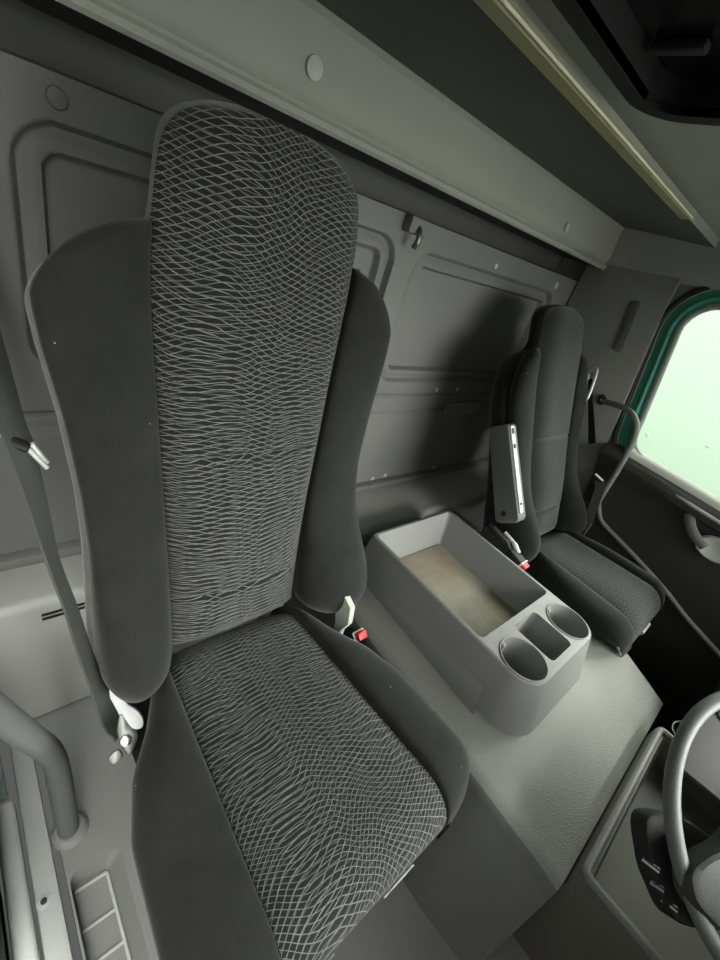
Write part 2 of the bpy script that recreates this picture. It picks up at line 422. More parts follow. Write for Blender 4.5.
# driver's rear pillar
b = NB(); box(b, (-.16, .60, ZF-.05), (-.088, 1.05, .33), .02); box(b, (-.16, .26, ZF-.05), (-.080, .62, -.80), .012); box(b, (-.16, -.4, ZF-.08), (-.080, .45, ZF+.03), .01); struct('wall_left', b, 'dark')

# right side: pillar trim, cant rail, door
def px(x):
    return lambda p: Vector((x, p.x, p.y))
win = [Vector(p) for p in ((-.52, -.475), (.365, -.432), (.470, .090), (-.32, .180))]       # y,z; counter-clockwise seen from outside
wrad = [.08, .075, .085, .08]
opening = roundpoly(win, wrad, .072)
b = NB(); box(b, (XR-.02, -.98, ZF-.05), (XR+.06, 1.05, .33))
cut = NB(); prism(cut, roundpoly(win, wrad, .074), px(XR-.1), px(XR+.2))
wr = struct('wall_right', boolean(b, [cut]), 'side')
pil = [Vector(p) for p in ((.33, -1.2), (.875, -1.2), (.875, .20), (.548, .20), (.534, .05), (.452, -.437), (.392, -.74))]
b = NB(); slab(b, pil, lambda p, h: Vector((1.911-h, p.x, p.y)), .022, .006)
pil_o = struct('trim_5', b, 'side')
b = NB(); slab(b, roundpoly([Vector(p) for p in ((.585, -.135), (.622, -.128), (.655, .045), (.618, .052))], .012), lambda p, h: Vector((1.890-h, p.x, p.y)), .004, .002)
obj('slot_cover', b, 'wall', pil_o)
b = NB(); prof2 = [(1.97, .175), (1.905, .172), (1.885, .190), (1.875, .22), (1.86, .262), (1.83, .280), (1.83, .33), (1.97, .33)]
loft(b, [[Vector((x, y, z-(.055 if z < .27 else 0)*min(1, max(0, (y-.2)/.55)))) for x, z in prof2] for y in (-.75, .0, .2, .35, .5, .65, .86)])
struct('trim_6', b, 'ceil')
# door: green painted window frame, seals, glass, card
fr = NB(); ring(fr, roundpoly(win, wrad, .072), roundpoly(win, wrad, .014), px(1.935), px(1.915))
door = struct('door_1', fr, 'green')
def loopstrip(off, r, x, sx=1.0):
    q = NB(); tube(q, [Vector((x, p.x, p.y)) for p in roundpoly(win, wrad, off)], r, 10, True); return q
obj('frame_bead', loopstrip(.036, .009, 1.913), 'green', door)
obj('rubber_seal', loopstrip(.078, .009, 1.909), 'seald', door)
obj('rubber_seal', loopstrip(.066, .0025, 1.911), 'seal', door)
obj('window_seal', loopstrip(.010, .011, 1.920), 'seal', door)
wpane = NB(); prism(wpane, roundpoly(win, wrad, .010), px(1.926), px(1.931))
struct('window_1', wpane, 'glass')
# door card: lofted section from the sill ledge down to the floor
sec = [(1.924, -.430), (1.905, -.446), (1.880, -.458), (1.858, -.470), (1.848, -.486), (1.850, -.506), (1.868, -.535), (1.880, -.58), (1.880, -.70), (1.882, -.78), (1.884, -.90), (1.886, -1.19), (1.915, -1.19)]
rows = []
for y in np.linspace(.455, -.60, 24):
    top = .0 if y < .30 else 0
    rows.append([Vector((x, min(y, .48+(z+.437)*.155-.03), z-.049*(.365-y)*(1 if z > -.52 else 0))) for x, z in sec])
b = NB(); loft(b, rows); card = obj('door_card', b, 'door', door)
led = [(1.927, .012), (1.905, .006), (1.890, -.006), (1.884, -.018), (1.886, -.034), (1.927, -.034)]
path = [(.402, -.33), (.392, -.385), (.372, -.420), (.335, -.437), (.28, -.4405), (.1, -.449), (-.2, -.4635), (-.48, -.477)]
b = NB(); loft(b, [[Vector((x, y+(.5*dz if z > -.41 else 0), z+dz-.004)) for x, dz in led] for y, z in path]); obj('window_ledge', b, 'pale', door, label='pale window ledge')
pts = [(.40, -.60), (.345, -.675), (.312, -.722), (.278, -.742), (.18, -.768), (.10, -.790), (-.02, -.827), (-.127, -.870), (-.268, -.913), (-.5, -.98)]
b = NB(); tube(b, smoothpath([(1.879, y, z) for y, z in pts], 6), .009, 10); obj('card_bead', b, 'side', card)
b = NB(); tube(b, smoothpath([(1.860, .15, -.490), (1.855, .08, -.494), (1.853, 0, -.498), (1.853, -.2, -.506), (1.853, -.5, -.52)], 5), .007, 10); obj('armrest_edge', b, 'sill', card)
b = NB(); tube(b, smoothpath([(1.868, .085, -.508), (1.862, .065, -.545), (1.858, .03, -.578), (1.857, -.02, -.60)], 5), .010, 10, False, 1.8); obj('pull_cup', b, 'side', card)
b = NB()
lathe(b, [(.0, 0), (.036, 0), (.043, .006), (.044, .012), (.038, .019), (.028, .016), (.0, .012)], (1.872, -.046, -.588), (-1, 0, 0), 28)
for v in b.verts: v.co = Vector((v.co.x, -.046+(v.co.y+.046)*1.35, v.co.z))
obj('inner_handle', b, 'pale', card, label='pale oval inner door handle')

# outside: white painted body of a neighbouring vehicle
b = NB(); box(b, (3.0, -3.6, -2.4), (3.05, 3.2, .36), .01); PR = Matrix.Translation((3.0, .3, 0)) @ Matrix.Rotation(math.radians(7), 4, 'Z') @ Matrix.Translation((-3.0, -.3, 0)); xform(b, PR)
ext = obj('white_body_panel', b, 'outer'); tag(ext, 'bright white riveted panel outside the far window', 'panel')
for (y, z) in ((.545, -.555), (.265, -.475)):
    b = NB(); disc(b, (3.001, y, z), (-1, 0, 0), .011, .004, .003); xform(b, PR); obj('rivet', b, 'outer', ext)

# ================================================================== SEATS
def interp(tab):
    a = np.array(sorted(tab)); return lambda s: float(np.interp(s, a[:, 0], a[:, 1]))
def smooth_tab(tab, n=5):
    a = np.array(sorted(tab)); s = np.linspace(a[0, 0], a[-1, 0], 400); v = np.interp(s, a[:, 0], a[:, 1])
    k = np.hanning(21); k /= k.sum(); vp = np.pad(v, 10, mode='edge'); v = np.convolve(vp, k, 'valid')
    return lambda x: float(np.interp(x, s, v))
_c = [(-.04, .142), (.1, .138), (.2, .138), (.3, .142), (.4, .148), (.5, .153), (.57, .158)]
_CR = smooth_tab(_c+[(.66, .165), (.74, .166), (.79, .160), (.90, .150)])
_CL = smooth_tab(_c+[(.66, .160), (.74, .153), (.79, .146), (.90, .138)])
_OR = smooth_tab([(-.10, .338), (.0, .338), (.08, .326), (.16, .302), (.24, .278), (.34, .266), (.457, .274), (.553, .286), (.606, .288), (.75, .288)])
_OL = smooth_tab([(-.10, .256), (.0, .254), (.24, .248), (.34, .252), (.457, .264), (.553, .280), (.606, .285), (.75, .285)])
def CW(s, sg=1): return _CR(s) if sg > 0 else _CL(s)
def seat(name, J, tilt, wid, hs, mats, label, cushion_len, cat='seat', cush=((-.05, .13), (.03, .163), (.11, .200), (.17, .238), (.25, .262), (.39, .268)), strip=(.135, .158), rise=.03, cz=0.0, cx=0.0, bot=-.115, sh=(.590, .105), flare=True):
    VEL, NET, NETC, EDGE = mats
    def OW(s, sg=1): return _OR(s) if sg > 0 and flare else _OL(s)
    t = math.radians(tilt)
    U = Vector((0, math.sin(t), math.cos(t))); NN = Vector((0, -math.cos(t), math.sin(t))); J = Vector(J)
    def P(x, s, n): return J+Vector((x*wid, 0, 0))+U*(s*hs)+NN*n
    root = thing(name, (J.x, J.y-.2, ZF), label, cat)
    TOP = .850
    def dome(x):                    # gentle hollow across the back
        return .0
    def headcap(s, w):
        """narrow the outline to a rounded top"""
        s0 = TOP-.085
        if s <= s0: return w
        q = min(1, (s-s0)/.085); return w*(1-q**3.2)**(1/2.4)
    # --- shell behind the cushions
    rows = []
    ss = list(np.linspace(.03, .58, 22))+[.59, .60, .61, .62, .63, .64, .65, .66, .67, .68, .687, .693, .70, .712, .73, .75]+[TOP-.085*(1-math.sin(a)) for a in np.linspace(0, math.pi/2, 14)]
    for s in ss:
        wd2 = {}
        for sg in (-1, 1):
            if s < .712:
                k = float(np.clip((s-sh[0])/sh[1], 0, 1)); c0 = CW(.72, sg)+.005
                w = c0+(OW(s, sg)+.006-c0)*max(0, 1-k**1.55)**(1/1.6)
            else: w = headcap(s-.004, CW(s, sg)+.005)
            wd2[sg] = max(w, .012)
        c = []
        for a in np.linspace(0, 2*math.pi, 40, endpoint=False):
            ca, sa = math.cos(a), math.sin(a)
            hd = float(np.clip((s-.66)/.06, 0, 1)); hh = .05-.022*hd
            nn = math.copysign(abs(sa)**.5, sa); tp = 1-(.06+.05*hd)*max(0, -nn+.6)/1.6
            w = wd2[1 if ca > 0 else -1]; c.append(P(w*tp*math.copysign(abs(ca)**.45, ca), s, -.026-hh+hh*nn+.012*hd))
        rows.append(c)
    b = NB(); loft(b, rows); obj('back_shell', b, EDGE, root, 60)
    # --- patterned centre panel
    b = NB(); uvl = b.loops.layers.uv.new('UVMap')
    ns, nu = 150, 26; S = np.concatenate([np.linspace(.006, TOP-.085, 150), [TOP-.004-.081*(1-math.sin(a)) for a in np.linspace(.04, math.pi/2, 22)]])
    fr_, bk_, uv = [], [], {}
    for s in S:
        wl = {sg: max(headcap(s+.002, CW(s, sg)-.001), .01) for sg in (-1, 1)}
        r1, r2 = [], []
        dc = sum(math.exp(-((s-q)/.004)**2) for q in (.392, .122))
        endr = min(1, max(0, (TOP-s)/.05)); endb = min(1, max(0, (s-.006)/.03))
        for k in range(nu+1):
            u = -math.cos(math.pi*k/nu)
            x = u*wl[1 if u > 0 else -1]
            n = -.016+.030*(1-abs(u)**5)*(.35+.65*endr**.5)*(.4+.6*endb**.5)-.009*dc*(1-abs(u)**6)
            n += .006*np.exp(-((s-.74)/.09)**2)*(1-u*u)+.014*math.exp(-((s-.2)/.12)**2)*(1-u*u)
            v = b.verts.new(P(x, s, n)); uv[v] = (x, s); r1.append(v)
        fr_.append(r1)
    for i in range(len(S)-1):
        for k in range(nu):
            f = b.faces.new((fr_[i][k], fr_[i][k+1], fr_[i+1][k+1], fr_[i+1][k]))
            for l in f.loops: l[uvl].uv = uv[l.vert]
    # closed back so the panel has body
    edge = [r[0] for r in fr_]+fr_[-1][1:-1]+[r[-1] for r in reversed(fr_)]+list(reversed(fr_[0][1:-1]))
    back = []
    for v in edge:
        q = b.verts.new(v.co-NN*.022); uv[q] = uv[v]; back.append(q)
    for i in range(len(edge)):
        j = (i+1) % len(edge)
        f = b.faces.new((edge[j], edge[i], back[i], back[j]))
        for l in f.loops: l[uvl].uv = uv[l.vert]
    obj('back_panel', b, NET, root, 60)
    # --- side bolsters
    for sg in (-1, 1):
        rows = []; S0, S1 = -.040, .705
        for q in np.linspace(0, 1, 64):
            s = S0+(S1-S0)*(.5-.5*math.cos(math.pi*q))
            xi, xo = CW(s, sg)+.001, OW(s, sg)
            if s > sh[0]+.01:
                k = min(1, (s-sh[0]-.01)/sh[1]); xo = xi+(xo-xi)*max(0, 1-k**1.55)**(1/1.6)
            if s < .04:
                k = min(1, (.04-s)/.08); kk = math.sqrt(max(0, 1-k*k)); mid = (xi*.45+xo*.55)
                xi = mid+(xi-mid)*kk; xo = mid+(xo-mid)*kk
            xo = max(xo, xi+.004)
            A = min(1, (xo-xi)/.05)
            bul = (.022+.066*math.exp(-((s-.03)/.15)**2))*A
            if s < .04: bul *= .55+.45*math.sqrt(max(0, 1-((.04-s)/.08)**2))
            row = []
            for k in range(29):
                u = k/28                                       # front face from seam to outer edge and round to the side
                a = math.pi*u
                x = xi+(xo-xi)*(.5-.5*math.cos(a))
                n = -.014*(1-u)-.024*u+bul*math.sin(a)**.75*(1+.25*u)
                row.append(P(sg*x, s, n))
            dpt = -.040*A
            for k in range(1, 9):
                u = k/8; row.append(P(sg*(xo-(xo-xi)*.12*u*u), s, -.024*(1-u)+dpt*u))
            for k in range(1, 6):
                u = k/5; row.append(P(sg*(xo-(xo-xi)*(.12+.83*u)), s, dpt*(1-u)-.03*u))
            rows.append(row)
        b = NB(); loft(b, rows); obj('back_bolster', b, VEL, root, 60)
    # --- seat cushion: y runs forward along the seat, gently rising then rolling over the front
    L = cushion_len
    CWD = smooth_tab(list(cush)+[(.6, cush[-1][1])])
    def Q(x, d, n): return Vector((J.x+cx+x*wid, J.y-d, J.z+cz+rise*(d/L)+n))
    def zfront(d):
        k = max(0, (d-(L-.075))/.075); return -.075*(1-math.sqrt(max(0, 1-min(k, 1)**2)))
    def sw(d): return strip[0]+(strip[1]-strip[0])*d/L
    b = NB(); uvl = b.loops.layers.uv.new('UVMap'); uv = {}; R = []
    D = list(np.linspace(-.06, .06, 14))[:-1]+list(np.linspace(.06, L-.075, 50))+[L-.075+.075*math.sin(a) for a in np.linspace(.05, math.pi/2, 16)]
    for d in D:
        r = []
        for k in range(21):
            u = -1+2*k/20; x = u*sw(d)
            n = .012*(1-abs(u)**6)+zfront(d)-.004-.035*max(0, (.045-d)/.06)**2+.010*math.exp(-((d-.28)/.12)**2)*(1-u*u)
            v = b.verts.new(Q(x, d-.0*(1), n)); uv[v] = (x, d-.01); r.append(v)
        R.append(r)
    last = []
    for k in range(21):
        u = -1+2*k/20; v = b.verts.new(Q(u*sw(L)*.99, L-.012, bot)); uv[v] = (u*sw(L), L+.04); last.append(v)
    R.append(last)
    for i in range(len(R)-1):
        for k in range(20):
            f = b.faces.new((R[i][k], R[i][k+1], R[i+1][k+1], R[i+1][k]))
            for l in f.loops: l[uvl].uv = uv[l.vert]
    edge = [r[0] for r in R]+R[-1][1:-1]+[r[-1] for r in reversed(R)]+list(reversed(R[0][1:-1]))
    back = []
    for v in edge:
        q = b.verts.new((v.co.x, v.co.y+.004, min(v.co.z-.03, J.z-.02) if v.co.z > J.z-.06 else v.co.z)); uv[q] = uv[v]; back.append(q)
    for i in range(len(edge)):
        j = (i+1) % len(edge); f = b.faces.new((edge[j], edge[i], back[i], back[j]))
        for l in f.loops: l[uvl].uv = uv[l.vert]
    obj('seat_panel', b, NETC, root, 50)
    for sg in (-1, 1):
        rows = []
        DD = [-.05+.05*(1-math.cos(a)) for a in np.linspace(0, math.pi/2, 8)]+list(np.linspace(.02, L-.10, 40))+[L-.10+.105*math.sin(a) for a in np.linspace(.06, math.pi/2, 18)]
        for d in DD:
            xi, xo = sw(d)+.002, max(CWD(d), sw(d)+.02)
            if d > L-.10:
                k = min(1, (d-(L-.10))/.105); e = math.sqrt(max(0, 1-k**2.6)); xo = xi+(xo-xi)*max(e, .04)
            hgt = (.016+.010*math.exp(-((d-.15)/.2)**2))
            zf = zfront(min(d, L))-.030*max(0, (.045-d)/.06)**2
            row = []
            for k in range(25):
                a = math.pi*k/24; u = k/24
                row.append(Q(sg*(xi+(xo-xi)*(.5-.5*math.cos(a))), d, zf-.002-.03*u*u+hgt*math.sin(a)**.6))
            for k in range(1, 6):
                u = k/5; row.append(Q(sg*(xo-.012*u), d, zf*(1-u)-.032*(1-u)+bot*u))
            row.append(Q(sg*xi, d, bot)); row.append(Q(sg*xi, d, (bot+zf)/2))
            rows.append(row)
        b = NB(); loft(b, rows); obj('seat_bolster', b, VEL, root, 60)
    return root, P, Q, J

ds, P, Q, J = seat('cab_seat', (.355, .490, -.762), 9, 1.0, 1.0, ('velour', 'net', 'netc', 'edge'),
                   'large black high-back cab seat with pale netted centre, nearest the viewer', .492, cx=-.013)
# under the driver's cushion: pan, bellows, plinth
b = NB(); box(b, (.345-.215, .03, -.882), (.345+.215, .50, -.862), .006); obj('seat_pan', b, 'black', ds)
for xa, xb in ((.215, .275), (.375, .445)):
    b = NB(); tube(b, [(xa, -.003, -.861), (xb, -.003, -.858)], .004, 10); obj('pan_trim', b, 'zinc', ds)
b = NB()
rows = []
for k in range(13):
    z = ZF+.04+(-.882-ZF-.04)*k/12; o = .012 if k % 2 else -.006
    rows.append([Vector((.345+p.x, .25+p.y, z)) for p in roundpoly([Vector(q) for q in ((-.185, -.2), (.185, -.2), (.185, .21), (-.185, .21))], .04, o)])
loft(b, rows)
obj('bellows', b, 'bellows', ds)
b = NB(); box(b, (.21, .04, ZF), (.54, .50, ZF+.045), .01); obj('plinth', b, 'dark', ds)
# hinge covers and recliner
VN = Vector((-.2, -.6, .77)).normalized()
def plate(pts, th, bev=.003):
    """rounded plate whose face looks out of the gap between seat and sill"""
    o = Vector(pts[0]); a = (Vector(pts[1])-o).normalized(); a = (a-VN*a.dot(VN)).normalized(); c = VN.cross(a)
    pp = [(Vector(q)-o) for q in pts]; p2 = smoothpath([(q.dot(a), q.dot(c), 0) for q in pp], 3, True)
    b = NB(); slab(b, [Vector((q.x, q.y)) for q in p2], lambda p_, h: o+a*p_.x+c*p_.y+VN*(h-th), th, bev); return b
b = plate([(.106, .489, -.762), (.128, .472, -.768), (.130, .452, -.784), (.148, .426, -.800), (.149, .410, -.812), (.140, .408, -.816), (.121, .420, -.811), (.117, .443, -.795)], .018, .004); obj('hinge_cover', b, 'white', ds, label='white plastic hinge cover')
hc = [Vector(p) for p in ((.415, -.845), (.398, -.83), (.398, -.796), (.385, -.760), (.395, -.715), (.43, -.70), (.44, -.745), (.42, -.79))]
b = NB(); slab(b, hc, lambda p, h: Vector((.572+h, p.x, p.y)), .016, .004); obj('recliner_plate', b, 'pale', ds, label='pale recliner plate')
b = NB(); tube(b, [(.52, .50, -.825), (.575, .418, -.832)], .008, 12); obj('recliner_rod', b, 'brown', ds, label='brownish recliner rod')

ps, PP, PQ, PJ = seat('cab_seat', (1.505, .368, -.765), 23.5, .98, .94, ('velourp', 'velours', 'netp', 'velourp'),
                      'black cab seat beyond the cup holder console, with folded-up armrest', .412, rise=.02, cx=.018, cush=((-.05, .13), (.03, .163), (.11, .200), (.17, .225), (.25, .238), (.39, .240)), bot=-.068, sh=(.500, .195), flare=False)
b = NB(); box(b, (1.47, .0, -.885), (1.70, .40, -.838), .006); obj('seat_pan', b, 'black', ps)
b = NB(); box(b, (1.495, .03, ZF), (1.70, .38, -.885), .02); obj('seat_base', b, 'dark', ps)
b = NB(); tube(b, [(1.58, -.045, -.872), (1.66, -.045, -.872)], .010, 10); obj('slide_lever', b, 'pale', ps, label='pale slide lever tip')
# folded armrest on the inner side of the passenger backrest
def A(x, s, n): return PP((x-1.505)/.98, s/.94, n)
ap = roundpoly([Vector(p) for p in ((.432, -.668), (.601, -.412), (.548, -.372), (.368, -.618))], [.014, .012, .012, .020])
arm_b = NB(); slab(arm_b, ap, lambda p, h: Vector((1.242-h, p.x, p.y)), .045, .007)
arm = obj('armrest', arm_b, 'grey_shade', ps)
ad = Vector((0, .180, .246)).normalized(); an = Vector((0, -.246, .180)).normalized(); a0 = Vector((1.212, .376, -.607))
def AR(x, t_, h): return a0+Vector((x, 0, 0))+ad*t_+an*h
b = NB(); slab(b, roundpoly([Vector(p) for p in ((-.009, .015), (.011, .015), (.011, .285), (-.009, .285))], .007), lambda p, h: AR(p.x, p.y, -.003+h), .008, .002)
obj('armrest_insert', b, 'pale', arm, label='pale metal armrest insert')
for t_, hh in ((.268, .009), (.222, .007), (.045, .004)):
    b = NB(); slab(b, roundpoly([Vector(p) for p in ((-.006, t_-hh), (.007, t_-hh), (.007, t_+hh), (-.006, t_+hh))], .004), lambda p, h: AR(p.x, p.y, .0045+h), .0015, .0005); obj('insert_slot', b, 'black', arm)
b = NB(); lathe(b, [(0, 0), (.009, 0), (.009, .002), (0, .002)], (1.1975, .425, -.622), (-1, 0, 0)); obj('pivot_hole', b, 'black', arm)

# ================================================================== BELTS
def ribbon(bm, pts, widths, dirs, th=.0016):
    P_ = [Vector(p) for p in pts]; rows = []
    for i, p in enumerate(P_):
        a = P_[max(i-1, 0)]; c = P_[min(i+1, len(P_)-1)]; t = (c-a).normalized()
        d = Vector(dirs[i]); d = (d-t*d.dot(t)).normalized(); n = t.cross(d)*th; w = widths[i]/2
        rows.append([p-d*w-n, p+d*w-n, p+d*w+n, p-d*w+n])
    loft(bm, rows); return bm
def lerp(a, b, n): return [Vector(a).lerp(Vector(b), k/n) for k in range(n+1)]
db = thing('seat_belt', (.115, .42, -.90), 'grey seat belt hanging left of the large high-back seat', 'seat belt')
IR = Vector((.739, -.612, .283))
p = smoothpath([(.020, .80, -.12), (.036, .70, -.275), (.043, .655, -.350), (.048, .630, -.375), (.055, .590, -.440), (.062, .550, -.520), (.074, .515, -.594), (.083, .490, -.664), (.096, .465, -.745), (.108, .440, -.806), (.117, .424, -.826)], 4)
wd = [.046]*len(p); dr = []
for i, q in enumerate(p):
    th = math.radians(57+min(1, max(0, (i-12)/8))*15-max(0, i-30)*1.5); dr.append(IR*math.cos(th)+Vector(q).normalized()*math.sin(th))   # the webbing twists edge-on towards the anchor
b = NB(); ribbon(b, p, wd, dr); obj('webbing', b, 'web', db)
b = NB(); tube(b, smoothpath([(.022, .640, -.345), (.030, .635, -.357), (.038, .633, -.367), (.046, .632, -.372)], 6), .0042, 10); obj('tongue_bar', b, 'satin', db)
b = NB(); tube(b, smoothpath([(.036, .632, -.366), (.046, .630, -.373), (.057, .628, -.379)], 5), [.007, .010, .011, .011, .011, .011, .011, .011, .011, .010, .008], 12, False, .6); obj('tongue_grip', b, 'black', db)
for a, c in (((.053, .627, -.376), (.0745, .622, -.411)), ((.0605, .630, -.374), (.076, .628, -.406))):
    b = NB(); tube(b, lerp(a, c, 3), .0034, 10); obj('tongue_blade', b, 'satin', db)
b = plate([(.121, .441, -.795), (.128, .427, -.804), (.139, .404, -.819), (.132, .392, -.830), (.122, .385, -.839), (.114, .393, -.834), (.109, .413, -.820), (.111, .425, -.810)], .014, .004)
anc = obj('belt_anchor', b, 'zinc', db, label='metal belt anchor')
b = NB(); disc(b, (.120, .405, -.824), VN, .009, .008); obj('anchor_bolt', b, 'chrome', anc)
b = plate([(.092, .397, -.837), (.107, .399, -.831), (.111, .388, -.839), (.096, .386, -.844)], .006, .002); obj('anchor_tab', b, 'zinc', anc)

def buckle(name, base, d, label, s=1.0):
    """stalk, housing and red button along direction d"""
    d = Vector(d).normalized(); side = Vector((0, -.2, 1)); side = (side-d*side.dot(d)).normalized(); wv = d.cross(side)
    o = Vector(base); r = thing(name, base, label, 'belt buckle', None)
    def blk(a, c, w, h, bv):
        q = NB(); box(q, (a, -w/2, -h/2), (c, w/2, h/2), bv)
        return xform(q, Matrix((( d.x, wv.x, side.x, o.x), (d.y, wv.y, side.y, o.y), (d.z, wv.z, side.z, o.z), (0, 0, 0, 1))))
    obj('stalk', blk(-.12*s, .0, .022*s, .010*s, .003), 'black', r)
    obj('housing', blk(-.015*s, .042*s, .036*s, .024*s, .004), 'black', r)
    obj('release_button', blk(.040*s, .058*s, .030*s, .021*s, .003), 'red', r, label='red release button')
    obj('bezel', blk(.037*s, .0425*s, .039*s, .0265*s, .002), 'pale', r)
    return r
buckle('belt_buckle', (.619, .401, -.840), (.02, -.55, .60), 'red-button belt buckle between the large high-back seat and console', .9)
buckle('belt_buckle', (1.226, .343, -.731), (.02, -.9, -.25), 'red-button belt buckle at the far seat, below its folded armrest')
b = NB(); slab(b, [Vector(q) for q in ((.45, -.80), (.33, -.80), (.335, -.735), (.375, -.705), (.44, -.695), (.47, -.72))], lambda p_, h: Vector((1.215+h, p_.x, p_.y)), .022, .006)
hg = obj('hinge_cover', b, 'dark', ps)
b = NB(); tube(b, smoothpath([(1.238, .405, -.695), (1.238, .365, -.705), (1.238, .335, -.725)], 5), [.006]*6+[.009]*5, 10); obj('hinge_edge', b, 'pale', hg, label='pale hinge edge')

pb = thing('seat_belt', (1.80, .40, -.80), 'black seat belt hanging from a steel loop on the right pillar', 'seat belt')
b = NB(); lp = smoothpath([(q[0]-.024, q[1], 0) for q in ((.621, -.330), (.650, -.262), (.663, -.228), (.652, -.208), (.630, -.215), (.612, -.270), (.604, -.318))], 5, True)
tube(b, [Vector((1.80+.04*(p_.x-.58)/.06, p_.x, p_.y)) for p_ in lp], .0062, 10, True); obj('belt_loop', b, 'satin', pb, label='chrome belt loop')
b = NB(); tube(b, [(1.890, .655, -.228), (1.835, .626, -.230)], .008, 12); obj('loop_bolt', b, 'zinc', pb)
p = lerp((1.815, .612, -.250), (1.79, .470, -.455), 8)
b = NB(); ribbon(b, p, [.016+.020*i/8 for i in range(9)], [Vector((.35, .9, .3))]*9); obj('webbing', b, 'webp', pb)
p = lerp((1.835, .372, -.578), (1.775, .315, -.735), 6)
b = NB(); ribbon(b, p, [.034]*7, [Vector((.2, -.9, -.2))]*7); obj('webbing', b, 'webp', pb)
b = NB(); box(b, (1.755, .30, -.80), (1.785, .345, -.725), .006); obj('belt_anchor', b, 'dark', pb)
b = NB(); tube(b, [(1.82, .405, -.560), (1.842, .372, -.575)], .004, 8); obj('belt_stop', b, 'white', pb)

# ================================================================== GRAB HANDLES
gh = thing('grab_handle', (1.87, .40, -.7), 'grey curved grab handle on the right pillar beside the far window', 'grab handle')
b = NB(); tube(b, smoothpath([(1.889, .545, -.314), (1.875, .515, -.308), (1.856, .470, -.298), (1.840, .422, -.301), (1.832, .385, -.328), (1.831, .362, -.390), (1.840, .350, -.508), (1.858, .348, -.627), (1.874, .347, -.672), (1.890, .345, -.690)], 6), .0105, 12); obj('handle_tube', b, 'side', gh)
b = NB(); slab(b, roundpoly([Vector(q) for q in ((.535, -.335), (.565, -.33), (.575, -.29), (.545, -.292))], .012), lambda p_, h: Vector((1.890-h, p_.x, p_.y)), .010, .004); obj('mount', b, 'dark', gh)
b = NB(); disc(b, (1.880, .555, -.312), (-1, 0, 0), .006, .005); obj('screw', b, 'chrome', gh)
gl = thing('grab_handle', (.036, .467, ZF), 'thick grey bent grab tube rising from the floor left of the large high-back seat', 'grab handle')
b = NB(); tube(b, smoothpath([(.034, .467, ZF), (.033, .467, -1.10), (.031, .467, -.97), (.027, .467, -.895), (.019, .463, -.845), (.004, .455, -.785), (-.018, .44, -.69), (-.05, .42, -.55)], 6), .0185, 16); obj('handle_tube', b, 'grey_shade', gl)
b = NB(); lathe(b, [(0, 0), (.034, 0), (.032, .006), (.025, .012), (0, .012)], (.036, .467, ZF), (0, 0, 1)); obj('base_collar', b, 'floor', gl)

# ================================================================== HOOK, STICKER
hk = thing('coat_hook', (.885, .87, -.01), 'grey coat hook under the roof header, above the gap between wall panels', 'coat hook')
b = NB(); box(b, (.862, .852, .012), (.932, .886, .050), .006); obj('hook_mount', b, 'wall', hk)
b = NB(); tube(b, smoothpath([(.895, .858, .030), (.893, .846, .018), (.892, .843, -.002), (.892, .850, -.016)], 5), .007, 12); obj('hook_prong', b, 'zinc', hk)
st = thing('sticker', (1.45, .868, -.515), 'faded blank sticker with a pale border on the rear wall', 'sticker')
b = NB(); sp = roundpoly([Vector(q) for q in ((1.348, -.516), (1.575, -.516), (1.575, -.470), (1.348, -.470))], .006)
bd = NB(); ring(bd, sp, roundpoly([Vector(q) for q in ((1.348, -.516), (1.575, -.516), (1.575, -.470), (1.348, -.470))], .006, -.003), lambda p_: Vector((p_.x, .8690, p_.y)), lambda p_: Vector((p_.x, .8675, p_.y)))
obj('border', bd, 'olive', st)
slab(b, sp, lambda p_, h: Vector((p_.x, .8700-h, p_.y)), .0017, .0003); obj('film', b, 'paper', st)

# ================================================================== ENGINE COVER
# sections across x at stations along y (top plateau, then sloping nose)
def cov_row(y, zt, xl, xr, xl0, xr0, z0, zr=None):
    r = .035
    pts = [(xl0, z0), (xl-.006, zt-r*1.3)]
    for a in np.linspace(0, math.pi/2, 7): pts.append((xl+r*(1-math.cos(a)), zt-r+r*math.sin(a)))
    pts += [(xl+.18, zt), ((xl+xr)/2, zt), (xr-.18, zt)]
    for a in np.linspace(math.pi/2, 0, 7): pts.append((xr-r*(1-math.cos(a)), zt-r+r*math.sin(a)))
    pts += [(xr+.006, zt-r*1.3), (xr0, z0)]
    return [Vector((x, y, z)) for x, z in pts]
b = NB()
sts = [(.740, -.845, .665, 1.425, .59, 1.46), (.4, -.845, .66, 1.425, .588, 1.46), (.1, -.845, .645, 1.42, .585, 1.46), (-.01, -.846, .642, 1.42, .582, 1.46), (-.04, -.852, .645, 1.42, .582, 1.46),
       (-.07, -.864, .652, 1.422, .582, 1.462), (-.14, -.897, .675, 1.432, .59, 1.47), (-.200, -.927, .69, 1.442, .60, 1.475)]
loft(b, [cov_row(y, zt, a_, b2, c_, d_, ZF) for y, zt, a_, b2, c_, d_ in sts])
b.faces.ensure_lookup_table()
for i_, f_ in enumerate(b.faces): f_.material_index = 1 if (i_ % 21) in (0, 1, 2, 3, 4, 16, 17, 18, 19) else 0  # sides smoother than the top, and darkened in colour for shade
ec = obj('engine_cover', b, ['cover', 'grey_shade']); tag(ec, 'grey leather-grained engine cover hump under the cup holder console', 'engine cover')

